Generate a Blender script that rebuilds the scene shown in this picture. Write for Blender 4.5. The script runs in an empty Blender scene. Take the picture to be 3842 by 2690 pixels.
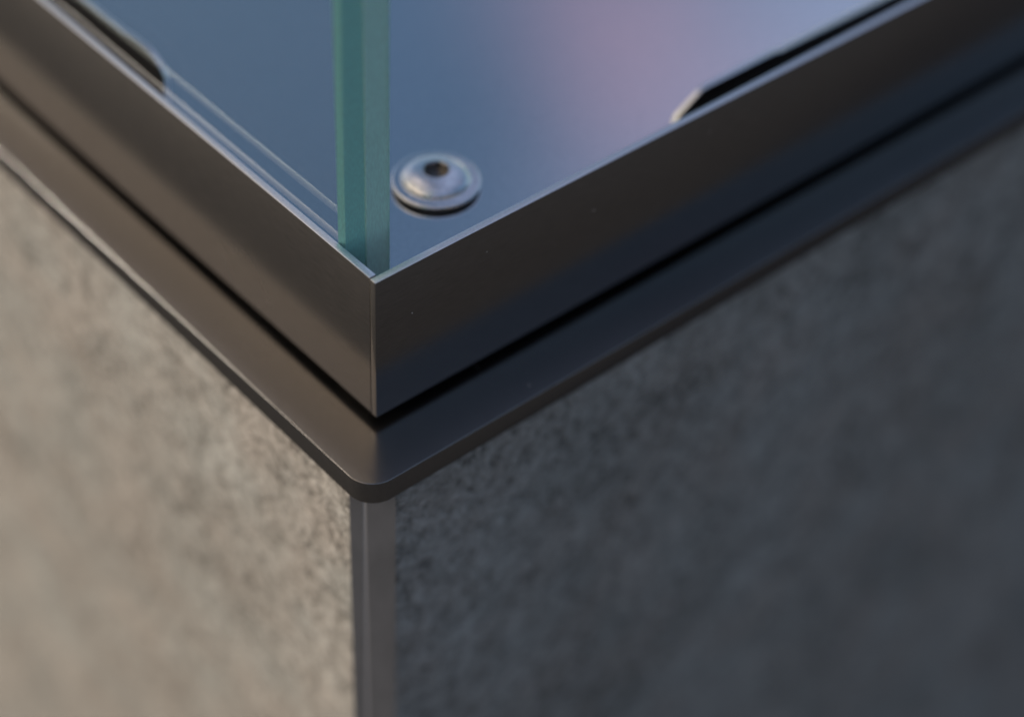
import bpy, bmesh, math, random
from mathutils import Vector, Matrix

random.seed(7)
scene = bpy.context.scene
COL = scene.collection
MM = 0.001
TOP = 0.45                      # height of the tray rim above the ground, metres


def P(x, y, z):
    """millimetres measured from the near rim corner -> metres above the ground"""
    return Vector((x * MM, y * MM, TOP + z * MM))


# ------------------------------------------------------------------ camera
cd = bpy.data.cameras.new('camera')
cam = bpy.data.objects.new('camera', cd)
COL.objects.link(cam)
R = Vector((0.7567207516920395, -0.6525876881412787, 0.03876871477178225))
U = Vector((0.42658665485920744, 0.5378546959979001, 0.727142456392857))
D = Vector((0.49537614986459133, 0.5337055698411135, -0.6853910087431161))
m = Matrix((R, U, -D)).transposed().to_4x4()
m.translation = P(-164.2579, -212.3553, 235.8449)
cam.matrix_world = m
cd.sensor_width = 36.0
cd.lens = 7808.443 / 3842 * 36.0
cd.clip_start = 0.01
cd.clip_end = 3000.0
cd.dof.use_dof = True
cd.dof.focus_distance = 0.365
cd.dof.aperture_fstop = 4.9
scene.camera = cam

# ------------------------------------------------------------------ sky, sun, exposure
SUN_AZ = math.radians(136.5)    # measured from +X towards +Y
SUN_EL = math.radians(13.0)
SKY_STRENGTH = 0.115
w = bpy.data.worlds.new("World")
scene.world = w
w.use_nodes = True
nt = w.node_tree
nt.nodes.clear()
sky = nt.nodes.new('ShaderNodeTexSky')
sky.sky_type = 'NISHITA'
sky.sun_disc = False
sky.sun_elevation = SUN_EL
sky.sun_rotation = math.pi / 2 - SUN_AZ
sky.air_density = 1.0
sky.dust_density = 1.0
sky.ozone_density = 2.0
# evening clouds: a thin high veil and, below it, a few soft wisps
tc = nt.nodes.new('ShaderNodeTexCoord')


def cloud_layer(w_off, scale, stretch, detail, lo, hi, amount, turn=0.0):
    mp = nt.nodes.new('ShaderNodeMapping')
    mp.inputs['Scale'].default_value = (1.0, 1.0, stretch)
    mp.inputs['Rotation'].default_value = (0.0, 0.0, math.radians(turn))
    nz = nt.nodes.new('ShaderNodeTexNoise')
    nz.noise_dimensions = '4D'
    nz.inputs['W'].default_value = w_off
    nz.inputs['Scale'].default_value = scale
    nz.inputs['Detail'].default_value = detail
    nz.inputs['Roughness'].default_value = 0.45
    rmp = nt.nodes.new('ShaderNodeMapRange')
    rmp.interpolation_type = 'SMOOTHSTEP'
    rmp.inputs['From Min'].default_value = lo
    rmp.inputs['From Max'].default_value = hi
    rmp.inputs['To Max'].default_value = amount
    nt.links.new(tc.outputs['Generated'], mp.inputs['Vector'])
    nt.links.new(mp.outputs['Vector'], nz.inputs['Vector'])
    nt.links.new(nz.outputs[0], rmp.inputs['Value'])
    return rmp.outputs['Result']


def over(fac, low, col, warm):
    """cloud lit pink-lavender away from the sun and warm near it"""
    mc = nt.nodes.new('ShaderNodeMix')
    mc.data_type = 'RGBA'
    mc.inputs[6].default_value = (*col, 1)
    mc.inputs[7].default_value = (*warm, 1)
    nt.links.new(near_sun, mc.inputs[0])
    mx = nt.nodes.new('ShaderNodeMix')
    mx.data_type = 'RGBA'
    nt.links.new(fac, mx.inputs[0])
    nt.links.new(low, mx.inputs[6])
    nt.links.new(mc.outputs[2], mx.inputs[7])
    return mx.outputs[2]


dt = nt.nodes.new('ShaderNodeVectorMath')
dt.operation = 'DOT_PRODUCT'
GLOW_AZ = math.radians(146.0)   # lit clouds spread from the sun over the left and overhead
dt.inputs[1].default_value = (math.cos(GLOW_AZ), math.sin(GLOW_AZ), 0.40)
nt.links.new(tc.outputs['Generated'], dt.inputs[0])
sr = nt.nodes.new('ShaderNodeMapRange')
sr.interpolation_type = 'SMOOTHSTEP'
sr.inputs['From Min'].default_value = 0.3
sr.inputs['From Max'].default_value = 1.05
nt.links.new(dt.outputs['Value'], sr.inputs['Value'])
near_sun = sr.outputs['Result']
veil0 = cloud_layer(150.7, 1.3, 1.2, 2.0, 0.43, 0.63, 0.76)
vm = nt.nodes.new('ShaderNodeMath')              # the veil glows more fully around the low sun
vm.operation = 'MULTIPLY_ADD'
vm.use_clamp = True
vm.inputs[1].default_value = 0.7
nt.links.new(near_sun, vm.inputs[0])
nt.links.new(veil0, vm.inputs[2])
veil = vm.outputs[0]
wisp = cloud_layer(493.2, 6.0, 1.0, 1.0, 0.55, 0.86, 0.78, -1.6)
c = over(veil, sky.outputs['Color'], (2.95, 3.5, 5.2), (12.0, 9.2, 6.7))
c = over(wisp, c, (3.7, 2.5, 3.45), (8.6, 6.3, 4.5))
bg = nt.nodes.new('ShaderNodeBackground')
bg.inputs['Strength'].default_value = SKY_STRENGTH
wo = nt.nodes.new('ShaderNodeOutputWorld')
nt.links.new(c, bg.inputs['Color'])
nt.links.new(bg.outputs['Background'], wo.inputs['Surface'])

ld = bpy.data.lights.new('sun', 'SUN')
ld.energy = 2.95
ld.angle = math.radians(0.5)
ld.color = (1.0, 0.91, 0.79)
ld.cycles.is_caustics_light = True      # sunlight reaches the screw through the flat pane
sun = bpy.data.objects.new('sun', ld)
COL.objects.link(sun)
sd = Vector((math.cos(SUN_EL) * math.cos(SUN_AZ), math.cos(SUN_EL) * math.sin(SUN_AZ), math.sin(SUN_EL)))
sun.rotation_euler = sd.to_track_quat('Z', 'Y').to_euler()
sun.location = (-3, 3, 3)

scene.view_settings.view_transform = 'Standard'
scene.view_settings.look = 'None'
scene.view_settings.exposure = 0.0
scene.view_settings.gamma = 1.0
scene.render.engine = 'CYCLES'
cy = scene.cycles
cy.max_bounces = 24
cy.transmission_bounces = 20
cy.glossy_bounces = 12
cy.transparent_max_bounces = 16
cy.sample_clamp_indirect = 4.0
cy.use_denoising = True


# ------------------------------------------------------------------ material helpers
def new_mat(name):
    ma = bpy.data.materials.new(name)
    ma.use_nodes = True
    t = ma.node_tree
    b = t.nodes['Principled BSDF']
    return ma, t, b


def node(t, kind, **kw):
    n = t.nodes.new(kind)
    for k, v in kw.items():
        if hasattr(n, k):
            setattr(n, k, v)
        else:
            n.inputs[k].default_value = v
    return n


def obj_coords(t, scale=(1, 1, 1), rot=(0, 0, 0)):
    g = t.nodes.new('ShaderNodeNewGeometry')      # world position, metres
    mpn = t.nodes.new('ShaderNodeMapping')
    mpn.inputs['Scale'].default_value = scale
    mpn.inputs['Rotation'].default_value = rot
    t.links.new(g.outputs['Position'], mpn.inputs['Vector'])
    return mpn.outputs['Vector']


def metal(name, base, rough, grain=(300, 300, 300), grain_amt=0.04, bump=0.02, aniso=0.0, rough2=None):
    ma, t, b = new_mat(name)
    b.inputs['Metallic'].default_value = 1.0
    v = obj_coords(t, grain)
    n1 = node(t, 'ShaderNodeTexNoise', Scale=1.0, Detail=4.0, Roughness=0.6)
    t.links.new(v, n1.inputs['Vector'])
    v2 = obj_coords(t, (22, 22, 22))
    n2 = node(t, 'ShaderNodeTexNoise', Scale=1.0, Detail=3.0, Roughness=0.55)
    t.links.new(v2, n2.inputs['Vector'])
    mr = node(t, 'ShaderNodeMapRange')
    mr.inputs['From Min'].default_value = 0.3
    mr.inputs['From Max'].default_value = 0.7
    mr.inputs['To Min'].default_value = rough - grain_amt
    mr.inputs['To Max'].default_value = rough + grain_amt
    t.links.new(n2.outputs[0], mr.inputs['Value'])
    t.links.new(mr.outputs['Result'], b.inputs['Roughness'])
    cr = node(t, 'ShaderNodeMapRange')
    cr.inputs['From Min'].default_value = 0.3
    cr.inputs['From Max'].default_value = 0.7
    cr.inputs['To Min'].default_value = 0.86
    cr.inputs['To Max'].default_value = 1.12
    t.links.new(n1.outputs[0], cr.inputs['Value'])
    mul = node(t, 'ShaderNodeVectorMath', operation='SCALE')
    mul.inputs[0].default_value = base
    t.links.new(cr.outputs['Result'], mul.inputs['Scale'])
    # sparse dust specks
    vo = node(t, 'ShaderNodeTexVoronoi', Scale=230.0)
    t.links.new(obj_coords(t, (1, 1, 1)), vo.inputs['Vector'])
    sp = node(t, 'ShaderNodeSeparateColor')
    t.links.new(vo.outputs['Color'], sp.inputs['Color'])
    pick = node(t, 'ShaderNodeMath', operation='GREATER_THAN')
    pick.inputs[1].default_value = 0.62
    t.links.new(sp.outputs[0], pick.inputs[0])
    near = node(t, 'ShaderNodeMath', operation='LESS_THAN')
    near.inputs[1].default_value = 0.030
    t.links.new(vo.outputs['Distance'], near.inputs[0])
    both = node(t, 'ShaderNodeMath', operation='MULTIPLY')
    t.links.new(pick.outputs[0], both.inputs[0])
    t.links.new(near.outputs[0], both.inputs[1])
    dm = node(t, 'ShaderNodeMix', data_type='RGBA')
    t.links.new(both.outputs[0], dm.inputs[0])
    t.links.new(mul.outputs['Vector'], dm.inputs[6])
    dm.inputs[7].default_value = (0.62, 0.60, 0.56, 1)
    t.links.new(dm.outputs[2], b.inputs['Base Color'])
    inv = node(t, 'ShaderNodeMath', operation='SUBTRACT')
    inv.inputs[0].default_value = 1.0
    t.links.new(both.outputs[0], inv.inputs[1])
    t.links.new(inv.outputs[0], b.inputs['Metallic'])
    if bump:
        bp = node(t, 'ShaderNodeBump')
        bp.inputs['Strength'].default_value = bump
        bp.inputs['Distance'].default_value = 0.0002
        t.links.new(n1.outputs[0], bp.inputs['Height'])
        t.links.new(bp.outputs['Normal'], b.inputs['Normal'])
    return ma


M_TRAY = metal('dark_brushed_steel', (0.305, 0.292, 0.277), 0.25, (260, 260, 3000), 0.03, 0.0)
M_RIM = metal('cut_steel_edge', (0.90, 0.94, 0.97), 0.33, (2500, 2500, 2500), 0.04, 0.25)
M_PLATE = metal('blackened_floor_steel', (0.95, 0.97, 0.99), 0.13, (900, 6000, 900), 0.015, 0.0)
M_BASE = metal('dark_base_steel', (0.288, 0.284, 0.277), 0.21, (2500, 2500, 2500), 0.02, 0.0)
M_COAT = metal('black_coated_steel', (0.09, 0.085, 0.08), 0.30, (2500, 2500, 2500), 0.02, 0.0)
M_ZINC = metal('zinc_plated_steel', (0.84, 0.86, 0.88), 0.17, (1600, 1600, 1600), 0.05, 0.35)


def rubber():
    ma, t, b = new_mat('black_rubber')
    b.inputs['Base Color'].default_value = (0.015, 0.014, 0.013, 1)
    b.inputs['Roughness'].default_value = 0.7
    return ma


M_RUBBER = rubber()


def glass(name, rough):
    ma, t, b = new_mat(name)
    t.nodes.remove(b)
    out = t.nodes['Material Output']
    g = node(t, 'ShaderNodeBsdfGlass')
    g.inputs['Color'].default_value = (1, 1, 1, 1)
    g.inputs['Roughness'].default_value = rough
    g.inputs['IOR'].default_value = 1.44
    va = node(t, 'ShaderNodeVolumeAbsorption')
    va.inputs['Color'].default_value = (0.10, 0.76, 0.45, 1)
    va.inputs['Density'].default_value = 9.0
    t.links.new(g.outputs[0], out.inputs['Surface'])
    t.links.new(va.outputs[0], out.inputs['Volume'])
    return ma


M_GLASS = glass('clear_glass', 0.0)
M_GLASS_EDGE = glass('ground_glass_edge', 0.45)
M_GLASS_EDGE2 = glass('greyer_ground_glass_edge', 0.5)  # corner strip: greyer, less saturated green than the pane edge


def frost(ma, col, fac):
    """ground edge: fine surface scatter over rough glass, with vertical grinding marks"""
    t = ma.node_tree
    v = obj_coords(t, (5000, 5000, 900))
    n = node(t, 'ShaderNodeTexNoise', Scale=1.0, Detail=3.0)
    t.links.new(v, n.inputs['Vector'])
    r = node(t, 'ShaderNodeMapRange')
    r.inputs['From Min'].default_value = 0.3
    r.inputs['From Max'].default_value = 0.7
    r.inputs['To Min'].default_value = 0.82
    r.inputs['To Max'].default_value = 1.12
    t.links.new(n.outputs[0], r.inputs['Value'])
    sc_ = node(t, 'ShaderNodeVectorMath', operation='SCALE')
    sc_.inputs[0].default_value = col
    t.links.new(r.outputs['Result'], sc_.inputs['Scale'])
    df = node(t, 'ShaderNodeBsdfDiffuse')
    t.links.new(sc_.outputs['Vector'], df.inputs['Color'])
    ms = node(t, 'ShaderNodeMixShader')
    ms.inputs['Fac'].default_value = fac
    gl = [q for q in t.nodes if q.type == 'BSDF_GLASS'][0]
    t.links.new(gl.outputs[0], ms.inputs[1])
    t.links.new(df.outputs[0], ms.inputs[2])
    t.links.new(ms.outputs[0], t.nodes['Material Output'].inputs['Surface'])


frost(M_GLASS_EDGE, (0.40, 0.94, 0.84), 0.6)
frost(M_GLASS_EDGE2, (0.48, 0.84, 0.74), 0.6)


def stone(name):
    ma, t, b = new_mat(name)
    v = obj_coords(t, (1, 1, 1))
    # cloudy mottling, grain and small pits
    warp = node(t, 'ShaderNodeTexNoise', Scale=60.0, Detail=2.0)
    t.links.new(v, warp.inputs['Vector'])
    wv = node(t, 'ShaderNodeVectorMath', operation='MULTIPLY_ADD')
    t.links.new(warp.outputs['Color'], wv.inputs[0])
    wv.inputs[1].default_value = (0.012, 0.012, 0.012)
    t.links.new(v, wv.inputs[2])
    total = None
    for sc_, det, rg, amt in ((24.0, 3.0, 0.5, 0.45), (85.0, 4.0, 0.6, 0.5), (300.0, 4.0, 0.65, 1.3), (900.0, 3.0, 0.6, 1.3)):
        n = node(t, 'ShaderNodeTexNoise', Scale=sc_, Detail=det, Roughness=rg)
        t.links.new(wv.outputs['Vector'], n.inputs['Vector'])
        ce = node(t, 'ShaderNodeMath', operation='SUBTRACT')
        t.links.new(n.outputs[0], ce.inputs[0])
        ce.inputs[1].default_value = 0.5
        ml = node(t, 'ShaderNodeMath', operation='MULTIPLY_ADD')
        t.links.new(ce.outputs[0], ml.inputs[0])
        ml.inputs[1].default_value = amt
        if total is None:
            ml.inputs[2].default_value = 0.5
        else:
            t.links.new(total, ml.inputs[2])
        total = ml.outputs[0]
        last = n
    for sc_, size, share, depth in ((330.0, 0.24, 0.55, 0.5), (800.0, 0.24, 0.45, 0.35)):
        vo = node(t, 'ShaderNodeTexVoronoi', Scale=sc_)
        t.links.new(wv.outputs['Vector'], vo.inputs['Vector'])
        sp = node(t, 'ShaderNodeSeparateColor')
        t.links.new(vo.outputs['Color'], sp.inputs['Color'])
        rad = node(t, 'ShaderNodeMapRange')
        rad.inputs['From Min'].default_value = share
        rad.inputs['To Max'].default_value = size
        t.links.new(sp.outputs[0], rad.inputs['Value'])
        pit = node(t, 'ShaderNodeMath', operation='SUBTRACT')
        t.links.new(rad.outputs['Result'], pit.inputs[0])
        t.links.new(vo.outputs['Distance'], pit.inputs[1])
        pw = node(t, 'ShaderNodeMapRange')
        pw.inputs['From Max'].default_value = size * 0.5
        pw.inputs['To Max'].default_value = -depth
        t.links.new(pit.outputs[0], pw.inputs['Value'])
        ad = node(t, 'ShaderNodeMath', operation='ADD')
        t.links.new(total, ad.inputs[0])
        t.links.new(pw.outputs['Result'], ad.inputs[1])
        total = ad.outputs[0]
    ramp = node(t, 'ShaderNodeValToRGB')
    e = ramp.color_ramp.elements
    e[0].position = 0.22
    e[0].color = (0.095, 0.091, 0.083, 1)
    e[1].position = 0.82
    e[1].color = (0.40, 0.39, 0.37, 1)
    for pos, col in ((0.40, (0.235, 0.227, 0.21)), (0.56, (0.275, 0.267, 0.25))):
        x = ramp.color_ramp.elements.new(pos)
        x.color = (*col, 1)
    t.links.new(total, ramp.inputs['Fac'])
    # faint warm / cool drift in the stone itself
    hn = node(t, 'ShaderNodeTexNoise', Scale=48.0, Detail=3.0)
    t.links.new(v, hn.inputs['Vector'])
    hr = node(t, 'ShaderNodeValToRGB')
    h = hr.color_ramp.elements
    h[0].position = 0.35
    h[0].color = (1.03, 0.99, 0.96, 1)
    h[1].position = 0.65
    h[1].color = (0.97, 1.0, 1.0, 1)
    t.links.new(hn.outputs[0], hr.inputs['Fac'])
    mm_ = node(t, 'ShaderNodeVectorMath', operation='MULTIPLY')
    t.links.new(ramp.outputs['Color'], mm_.inputs[0])
    t.links.new(hr.outputs['Color'], mm_.inputs[1])
    t.links.new(mm_.outputs['Vector'], b.inputs['Base Color'])
    b.inputs['Roughness'].default_value = 0.6
    bp = node(t, 'ShaderNodeBump')
    bp.inputs['Strength'].default_value = 0.45
    bp.inputs['Distance'].default_value = 0.0009
    t.links.new(total, bp.inputs['Height'])
    t.links.new(bp.outputs['Normal'], b.inputs['Normal'])
    return ma


M_STONE = stone('grey_stone')


def ground_mat():
    ma, t, b = new_mat('paving')
    v = obj_coords(t, (1, 1, 1))
    n1 = node(t, 'ShaderNodeTexNoise', Scale=3.0, Detail=8.0, Roughness=0.65)
    t.links.new(v, n1.inputs['Vector'])
    ramp = node(t, 'ShaderNodeValToRGB')
    e = ramp.color_ramp.elements
    e[0].color = (0.055, 0.052, 0.047, 1)
    e[1].color = (0.125, 0.118, 0.11, 1)
    t.links.new(n1.outputs[0], ramp.inputs['Fac'])
    t.links.new(ramp.outputs['Color'], b.inputs['Base Color'])
    b.inputs['Roughness'].default_value = 0.85
    return ma


M_GROUND = ground_mat()


# ------------------------------------------------------------------ mesh helpers
def link(name, bm, mats, parent=None, smooth=True, angle=35):
    me = bpy.data.meshes.new(name)
    bm.normal_update()
    bm.to_mesh(me)
    bm.free()
    for ma in (mats if isinstance(mats, (list, tuple)) else [mats]):
        me.materials.append(ma)
    o = bpy.data.objects.new(name, me)
    COL.objects.link(o)
    if smooth:
        me.shade_smooth()
        me.set_sharp_from_angle(angle=math.radians(angle))
    if parent is not None:
        o.parent = parent
        o.matrix_parent_inverse = parent.matrix_world.inverted()
    return o


def empty(name, loc, label, cat):
    o = bpy.data.objects.new(name, None)
    o.empty_display_size = 0.02
    COL.objects.link(o)
    o.location = loc
    o.matrix_world = Matrix.Translation(loc)
    o['label'] = label
    o['category'] = cat
    return o


def box(bm, x0, x1, y0, y1, z0, z1, bevel=0.0, seg=2):
    vs = [bm.verts.new(P(x, y, z)) for z in (z0, z1) for y in (y0, y1) for x in (x0, x1)]
    f = [(0, 2, 3, 1), (4, 5, 7, 6), (0, 1, 5, 4), (2, 6, 7, 3), (0, 4, 6, 2), (1, 3, 7, 5)]
    fs = [bm.faces.new([vs[i] for i in q]) for q in f]
    if bevel:
        es = list({e for q in fs for e in q.edges})
        bmesh.ops.bevel(bm, geom=es, offset=bevel * MM, segments=seg, profile=0.5, affect='EDGES', clamp_overlap=True)
    return bm


def prism(bm, outline, z0, z1, bevel=0.0, seg=2):
    """vertical prism from a counter-clockwise outline in mm"""
    lo = [bm.verts.new(P(x, y, z0)) for x, y in outline]
    hi = [bm.verts.new(P(x, y, z1)) for x, y in outline]
    n = len(outline)
    bm.faces.new(lo[::-1])
    top = bm.faces.new(hi)
    bot = bm.faces[-1] if False else None
    for i in range(n):
        j = (i + 1) % n
        bm.faces.new((lo[i], lo[j], hi[j], hi[i]))
    if bevel:
        bm.edges.ensure_lookup_table()
        es = [e for e in bm.edges if abs(e.verts[0].co.z - e.verts[1].co.z) < 1e-9]
        bmesh.ops.bevel(bm, geom=es, offset=bevel * MM, segments=seg, profile=0.5, affect='EDGES', clamp_overlap=True)
    return bm


def rounded_rect(x0, x1, y0, y1, r, n=14):
    pts = []
    for cx, cy_, a0 in ((x1 - r, y0 + r, -90), (x1 - r, y1 - r, 0), (x0 + r, y1 - r, 90), (x0 + r, y0 + r, 180)):
        for i in range(n + 1):
            a = math.radians(a0 + 90 * i / n)
            pts.append((cx + r * math.cos(a), cy_ + r * math.sin(a)))
    return pts


def lathe(bm, cx, cy_, prof, n=64):
    rings = []
    for r, z in prof:
        if r < 1e-6:
            rings.append([bm.verts.new(P(cx, cy_, z))])
        else:
            rings.append([bm.verts.new(P(cx + r * math.cos(2 * math.pi * i / n), cy_ + r * math.sin(2 * math.pi * i / n), z)) for i in range(n)])
    for a, b in zip(rings[:-1], rings[1:]):
        for i in range(n):
            j = (i + 1) % n
            if len(a) == 1 and len(b) == 1:
                continue
            if len(a) == 1:
                bm.faces.new((a[0], b[j], b[i]))
            elif len(b) == 1:
                bm.faces.new((a[i], a[j], b[0]))
            else:
                bm.faces.new((a[i], a[j], b[j], b[i]))
    bmesh.ops.recalc_face_normals(bm, faces=bm.faces)
    return bm


L = 620.0                       # outer side of the tray, mm
H = 32.4                        # height of the tray wall
T = 1.5                         # sheet thickness
FLOOR = -12.5                   # top of the floor plate below the rim

# ------------------------------------------------------------------ ground
bm = bmesh.new()
s = 900.0
vs = [bm.verts.new((x, y, 0.0)) for x, y in ((-s, -s), (s, -s), (s, s), (-s, s))]
bm.faces.new(vs)
g = link('ground', bm, M_GROUND, smooth=False)
g['kind'] = 'structure'

# ------------------------------------------------------------------ stone plinth (two visible panels, chamfered corner)
BX, BY = -9.6, -10.2            # outer faces of the stone
CH = 6.0
SLAB_TOP = -34.9
SLAB_T = 5.1
ST = SLAB_TOP - SLAB_T          # underside of the base plate
E2 = L + 10
plinth = empty('stone_plinth', Vector((L / 2 * MM, L / 2 * MM, 0)),
               'grey stone plinth with a chamfered corner, under the steel plate', 'plinth')
ground_z = -TOP / MM
TH = 20.0
JT = 0.22                       # half width of the joint
k = CH / 2


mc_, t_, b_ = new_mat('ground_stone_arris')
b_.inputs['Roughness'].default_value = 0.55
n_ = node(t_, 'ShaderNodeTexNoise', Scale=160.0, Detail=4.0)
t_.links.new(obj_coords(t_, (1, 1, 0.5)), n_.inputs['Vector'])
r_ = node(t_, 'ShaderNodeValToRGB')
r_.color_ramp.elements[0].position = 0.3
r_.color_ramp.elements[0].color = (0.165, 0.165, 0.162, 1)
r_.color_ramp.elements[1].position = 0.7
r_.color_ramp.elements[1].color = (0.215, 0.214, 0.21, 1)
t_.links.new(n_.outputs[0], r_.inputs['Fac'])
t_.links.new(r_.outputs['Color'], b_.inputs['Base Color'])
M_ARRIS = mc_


def ring_panel(outline, name):
    b = bmesh.new()
    prism(b, outline, ground_z, ST - 0.05)
    o = link(name, b, [M_STONE, M_ARRIS], plinth, smooth=False)
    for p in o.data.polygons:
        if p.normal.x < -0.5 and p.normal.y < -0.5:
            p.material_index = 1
    return o


# left panel (faces -X) and right panel (faces -Y); each carries half of the corner chamfer
ring_panel([(BX, BY + CH), (BX + k * 0.66 - JT, BY + CH - k * 0.66 + JT), (BX + TH, BY + TH + 0.7), (BX + TH, E2 - TH), (BX, E2 - TH)], 'stone_panel')
ring_panel([(BX + k * 0.66 + JT, BY + CH - k * 0.66 - JT), (BX + CH, BY), (E2 - TH, BY), (E2 - TH, BY + TH), (BX + TH + 0.7, BY + TH)], 'stone_panel')
ring_panel([(E2 - TH + 0.7, BY), (E2, BY), (E2, E2), (E2 - TH + 0.7, E2)], 'stone_panel')
ring_panel([(BX, E2 - TH + 0.7), (E2 - TH, E2 - TH + 0.7), (E2 - TH, E2), (BX, E2)], 'stone_panel')
bm = bmesh.new()
kk = k * 0.66                   # the joint sits left of the middle of the chamfer
prism(bm, [(BX + kk - JT + 0.07, BY + CH - kk + JT + 0.07), (BX + kk + JT + 0.07, BY + CH - kk - JT + 0.07), (BX + TH + 0.6, BY + TH), (BX + TH, BY + TH + 0.6)], ground_z, ST - 0.08)
mj, t_, b_ = new_mat('grout')
b_.inputs['Base Color'].default_value = (0.45, 0.44, 0.42, 1)
b_.inputs['Roughness'].default_value = 0.8
link('joint', bm, mj, plinth, smooth=False)

# ------------------------------------------------------------------ base plate
bm = bmesh.new()
er = 0.13
loops = []
for i in range(6):
    a = math.radians(90 * i / 5)
    loops.append((er * (1 - math.sin(a)), ST + er * (1 - math.cos(a))))
for i in range(6):
    a = math.radians(90 * i / 5)
    loops.append((er * (1 - math.cos(a)), SLAB_TOP - er * (1 - math.sin(a))))
rings = [[bm.verts.new(P(x, y, z)) for x, y in rounded_rect(-11.3 + o, L + 11.3 - o, -11.9 + o, L + 11.3 - o, 5.4 - o)] for o, z in loops]
for ra, rb in zip(rings[:-1], rings[1:]):
    for i in range(len(ra)):
        j = (i + 1) % len(ra)
        bm.faces.new((ra[i], ra[j], rb[j], rb[i]))
bm.faces.new(rings[0][::-1])
bm.faces.new(rings[-1])
base = link('base_plate', bm, M_BASE)
base['label'] = 'dark steel base plate with a rounded corner on the stone plinth'
base['category'] = 'plate'

# ------------------------------------------------------------------ burner tray
tray = empty('steel_tray', P(L / 2, L / 2, SLAB_TOP),
             'dark steel tray with upright sheet walls on the base plate', 'tray')


def wall(x0, x1, y0, y1):
    b = bmesh.new()
    box(b, x0, x1, y0, y1, -H, 0, bevel=0.17, seg=2)
    o = link('wall', b, [M_TRAY, M_RIM], tray)
    zt = P(0, 0, 0).z
    for p in o.data.polygons:
        if p.normal.z > 0.6 and p.center.z > zt - 0.0005:
            p.material_index = 1
    return o


wall(0, L, 0, T)                           # right-hand wall runs through to the corner
wall(0.10, T + 0.10, T + 0.26, L - T - 0.1)    # left-hand wall butts against it
wall(L - T, L, T + 0.1, L - T - 0.1)
wall(0, L, L - T, L)

bm = bmesh.new()
box(bm, T + 0.15, L - T - 0.15, T + 0.15, L - T - 0.15, FLOOR - 1.5, FLOOR, 0.0)
link('floor_plate', bm, M_PLATE, tray, smooth=False)
# packers that lift the tray off the base plate
for x0, x1, y0, y1 in ((2.5, 14, 4.0, 14), (L - 14, L - 3, 4, 14), (2.5, 14, L - 14, L - 4), (L - 14, L - 3, L - 14, L - 4)):
    bm = bmesh.new()
    box(bm, x0, x1, y0, y1, SLAB_TOP, -H, 0.2)
    link('packer', bm, M_RUBBER, tray)
# underside pan
bm = bmesh.new()
box(bm, T + 0.15, L - T - 0.15, T + 0.15, L - T - 0.15, -H + 0.2, -H + 1.4, 0.0)
link('bottom_pan', bm, M_TRAY, tray, smooth=False)


def tab(axis, pos, pr, thick=1.5):
    """upright retaining tab, outline pr = (distance along the wall, height) in mm"""
    b = bmesh.new()
    ring = []
    for off in (0.0, thick):
        if axis == 'x':
            ring.append([b.verts.new(P(u, pos + off, z)) for u, z in pr])
        else:
            ring.append([b.verts.new(P(pos + off, u, z)) for u, z in pr])
    b.faces.new(ring[0])
    b.faces.new(ring[1][::-1])
    nn = len(pr)
    for i in range(nn):
        j = (i + 1) % nn
        b.faces.new((ring[0][i], ring[1][i], ring[1][j], ring[0][j]))
    bmesh.ops.recalc_face_normals(b, faces=b.faces)
    es = [e for e in b.edges if len(e.link_faces) == 2 and e.calc_face_angle(0) > 1.2]
    bmesh.ops.bevel(b, geom=es, offset=0.15 * MM, segments=2, profile=0.5, affect='EDGES', clamp_overlap=True)
    o = link('retaining_tab', b, [M_COAT, M_RIM], tray)
    ax = 1 if axis == 'x' else 0
    for p in o.data.polygons:
        if abs(p.normal[ax]) < 0.6:
            p.material_index = 1
    return o


def arc(u0, z0, ru, rz, n=12):
    """quarter ellipse from (u0, z0 - rz) up to (u0 + ru, z0)"""
    return [(u0 + ru * (1 - math.cos(math.radians(90 * i / n))), z0 - rz * (1 - math.sin(math.radians(90 * i / n)))) for i in range(n + 1)]


FB = FLOOR + 0.02
tab('x', 10.0, [(82.7, FB), (82.75, -9.6), (83.4, -8.5), (88.4, -5.5), (89.5, -5.0), (91.0, -4.8), (110.4, -4.8), (111.2, -5.2), (300, -6.8), (300, FB)], 1.2)
tab('y', 10.0, [(75.6, FB)] + arc(74.5, 1.1, 7.5, 4.2) + [(85, 1.1), (89, 0.5), (300, 0.2), (300, FB)])

# button-head flange screw in the floor plate
SX, SY = 35.3, 26.5
Z0 = FLOOR - 0.5
scr = bmesh.new()
FR, HR, HH = 8.6, 6.6, 4.3
prof = [(HR - 0.4, Z0 + 1.42), (FR - 0.1, Z0 + 1.44), (FR, Z0 + 1.5), (FR, Z0 + 1.72), (FR - 0.12, Z0 + 1.92), (FR - 0.4, Z0 + 2.04), (FR - 0.9, Z0 + 2.06), (HR + 0.4, Z0 + 2.04), (HR + 0.1, Z0 + 2.12)]
for i in range(0, 13):
    a = i / 12 * math.radians(66)
    prof.append((HR * math.cos(a) * 1.0, Z0 + 2.2 + (HH - 2.2) * math.sin(a) / math.sin(math.radians(66))))
prof += [(2.6, Z0 + HH + 0.02)]
lathe(scr, SX, SY, prof, 72)
screw = link('screw', scr, M_ZINC, tray, angle=50)
screw['label'] = 'silver button-head flange screw'
# hexagonal socket as a recess: sloped lip then six flat walls and a floor
hx = bmesh.new()
n = 72
lip = [hx.verts.new(P(SX + 2.6 * math.cos(2 * math.pi * i / n), SY + 2.6 * math.sin(2 * math.pi * i / n), Z0 + HH + 0.02)) for i in range(n)]


def hexr(a, r):
    k6 = math.pi / 3
    d = (a % k6) - k6 / 2
    return r * math.cos(k6 / 2) / math.cos(d)


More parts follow.
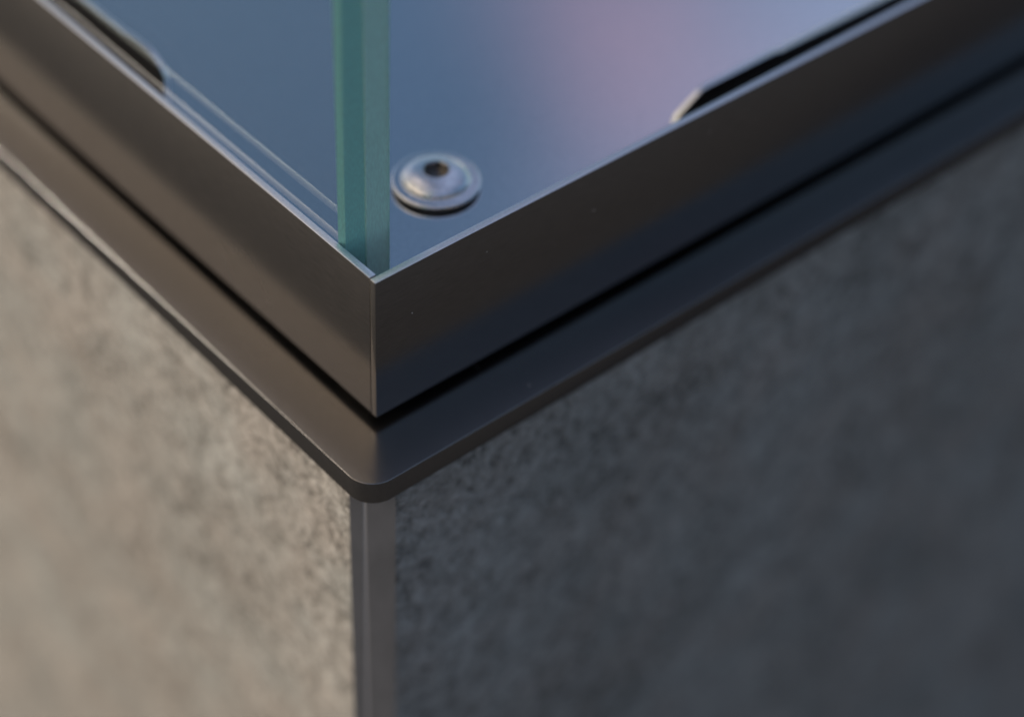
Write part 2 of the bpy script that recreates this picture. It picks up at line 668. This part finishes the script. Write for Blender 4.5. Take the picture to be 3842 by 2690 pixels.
r1, r2 = [], []
for i in range(n):
    a = 2 * math.pi * i / n
    rr = hexr(a + 0.3, 2.55)
    r1.append(hx.verts.new(P(SX + rr * math.cos(a), SY + rr * math.sin(a), Z0 + HH - 0.25)))
    r2.append(hx.verts.new(P(SX + rr * math.cos(a), SY + rr * math.sin(a), Z0 + HH - 1.7)))
c0 = hx.verts.new(P(SX, SY, Z0 + HH - 2.0))
for i in range(n):
    j = (i + 1) % n
    hx.faces.new((lip[i], lip[j], r1[j], r1[i]))
    hx.faces.new((r1[i], r1[j], r2[j], r2[i]))
    hx.faces.new((r2[i], r2[j], c0))
link('hex_socket', hx, M_TRAY, screw, angle=40)
# shank spacer that carries the flange just above the plate
bm = bmesh.new()
lathe(bm, SX, SY, [(FR - 0.12, FLOOR - 0.1), (FR - 0.12, FLOOR + 0.93), (0, FLOOR + 0.93)], 48)
link('washer', bm, M_RUBBER, screw)

# ------------------------------------------------------------------ glass screen
GTOP = 150.0
screen = empty('glass_screen', P(7.15, L / 2, FLOOR),
               'clear glass screen with a frosted green vertical edge standing inside the steel tray', 'glass screen')


def pane(x0, x1, y0, y1, mats, arris):
    b = bmesh.new()
    box(b, x0, x1, y0, y1, FLOOR + 0.05, GTOP)
    xa = P(x0, 0, 0).x
    es = [e for e in b.edges if abs(e.verts[0].co.z - e.verts[1].co.z) > 0.05]
    eo = [e for e in es if abs(e.verts[0].co.x - xa) < 1e-5]
    ei = [e for e in es if e not in eo]
    bmesh.ops.bevel(b, geom=eo, offset=arris * MM, segments=1, affect='EDGES', clamp_overlap=True)
    bmesh.ops.bevel(b, geom=[e for e in ei if e.is_valid], offset=0.18 * MM, segments=1, affect='EDGES', clamp_overlap=True)
    o = link('glass_pane', b, mats, screen, smooth=False)
    for p in o.data.polygons:
        if abs(p.normal[0]) < 0.95 and p.normal.z > -0.5:
            p.material_index = 1
    return o


pane(1.75, 7.10, 11.78, L - 12, [M_GLASS, M_GLASS_EDGE], 0.9)
o = pane(7.16, 12.55, 11.70, 13.9, [M_GLASS_EDGE2, M_GLASS_EDGE2], 0.18)
o.name = 'corner_strip'
o.data.name = 'corner_strip'


for ob in bpy.data.objects:                     # let the low sun refract through the pane onto the screw
    if ob.name.startswith('glass_pane'):
        ob.cycles.is_caustics_caster = True
    if ob.name.startswith(('screw', 'retaining_tab', 'hex_socket')):
        ob.cycles.is_caustics_receiver = True
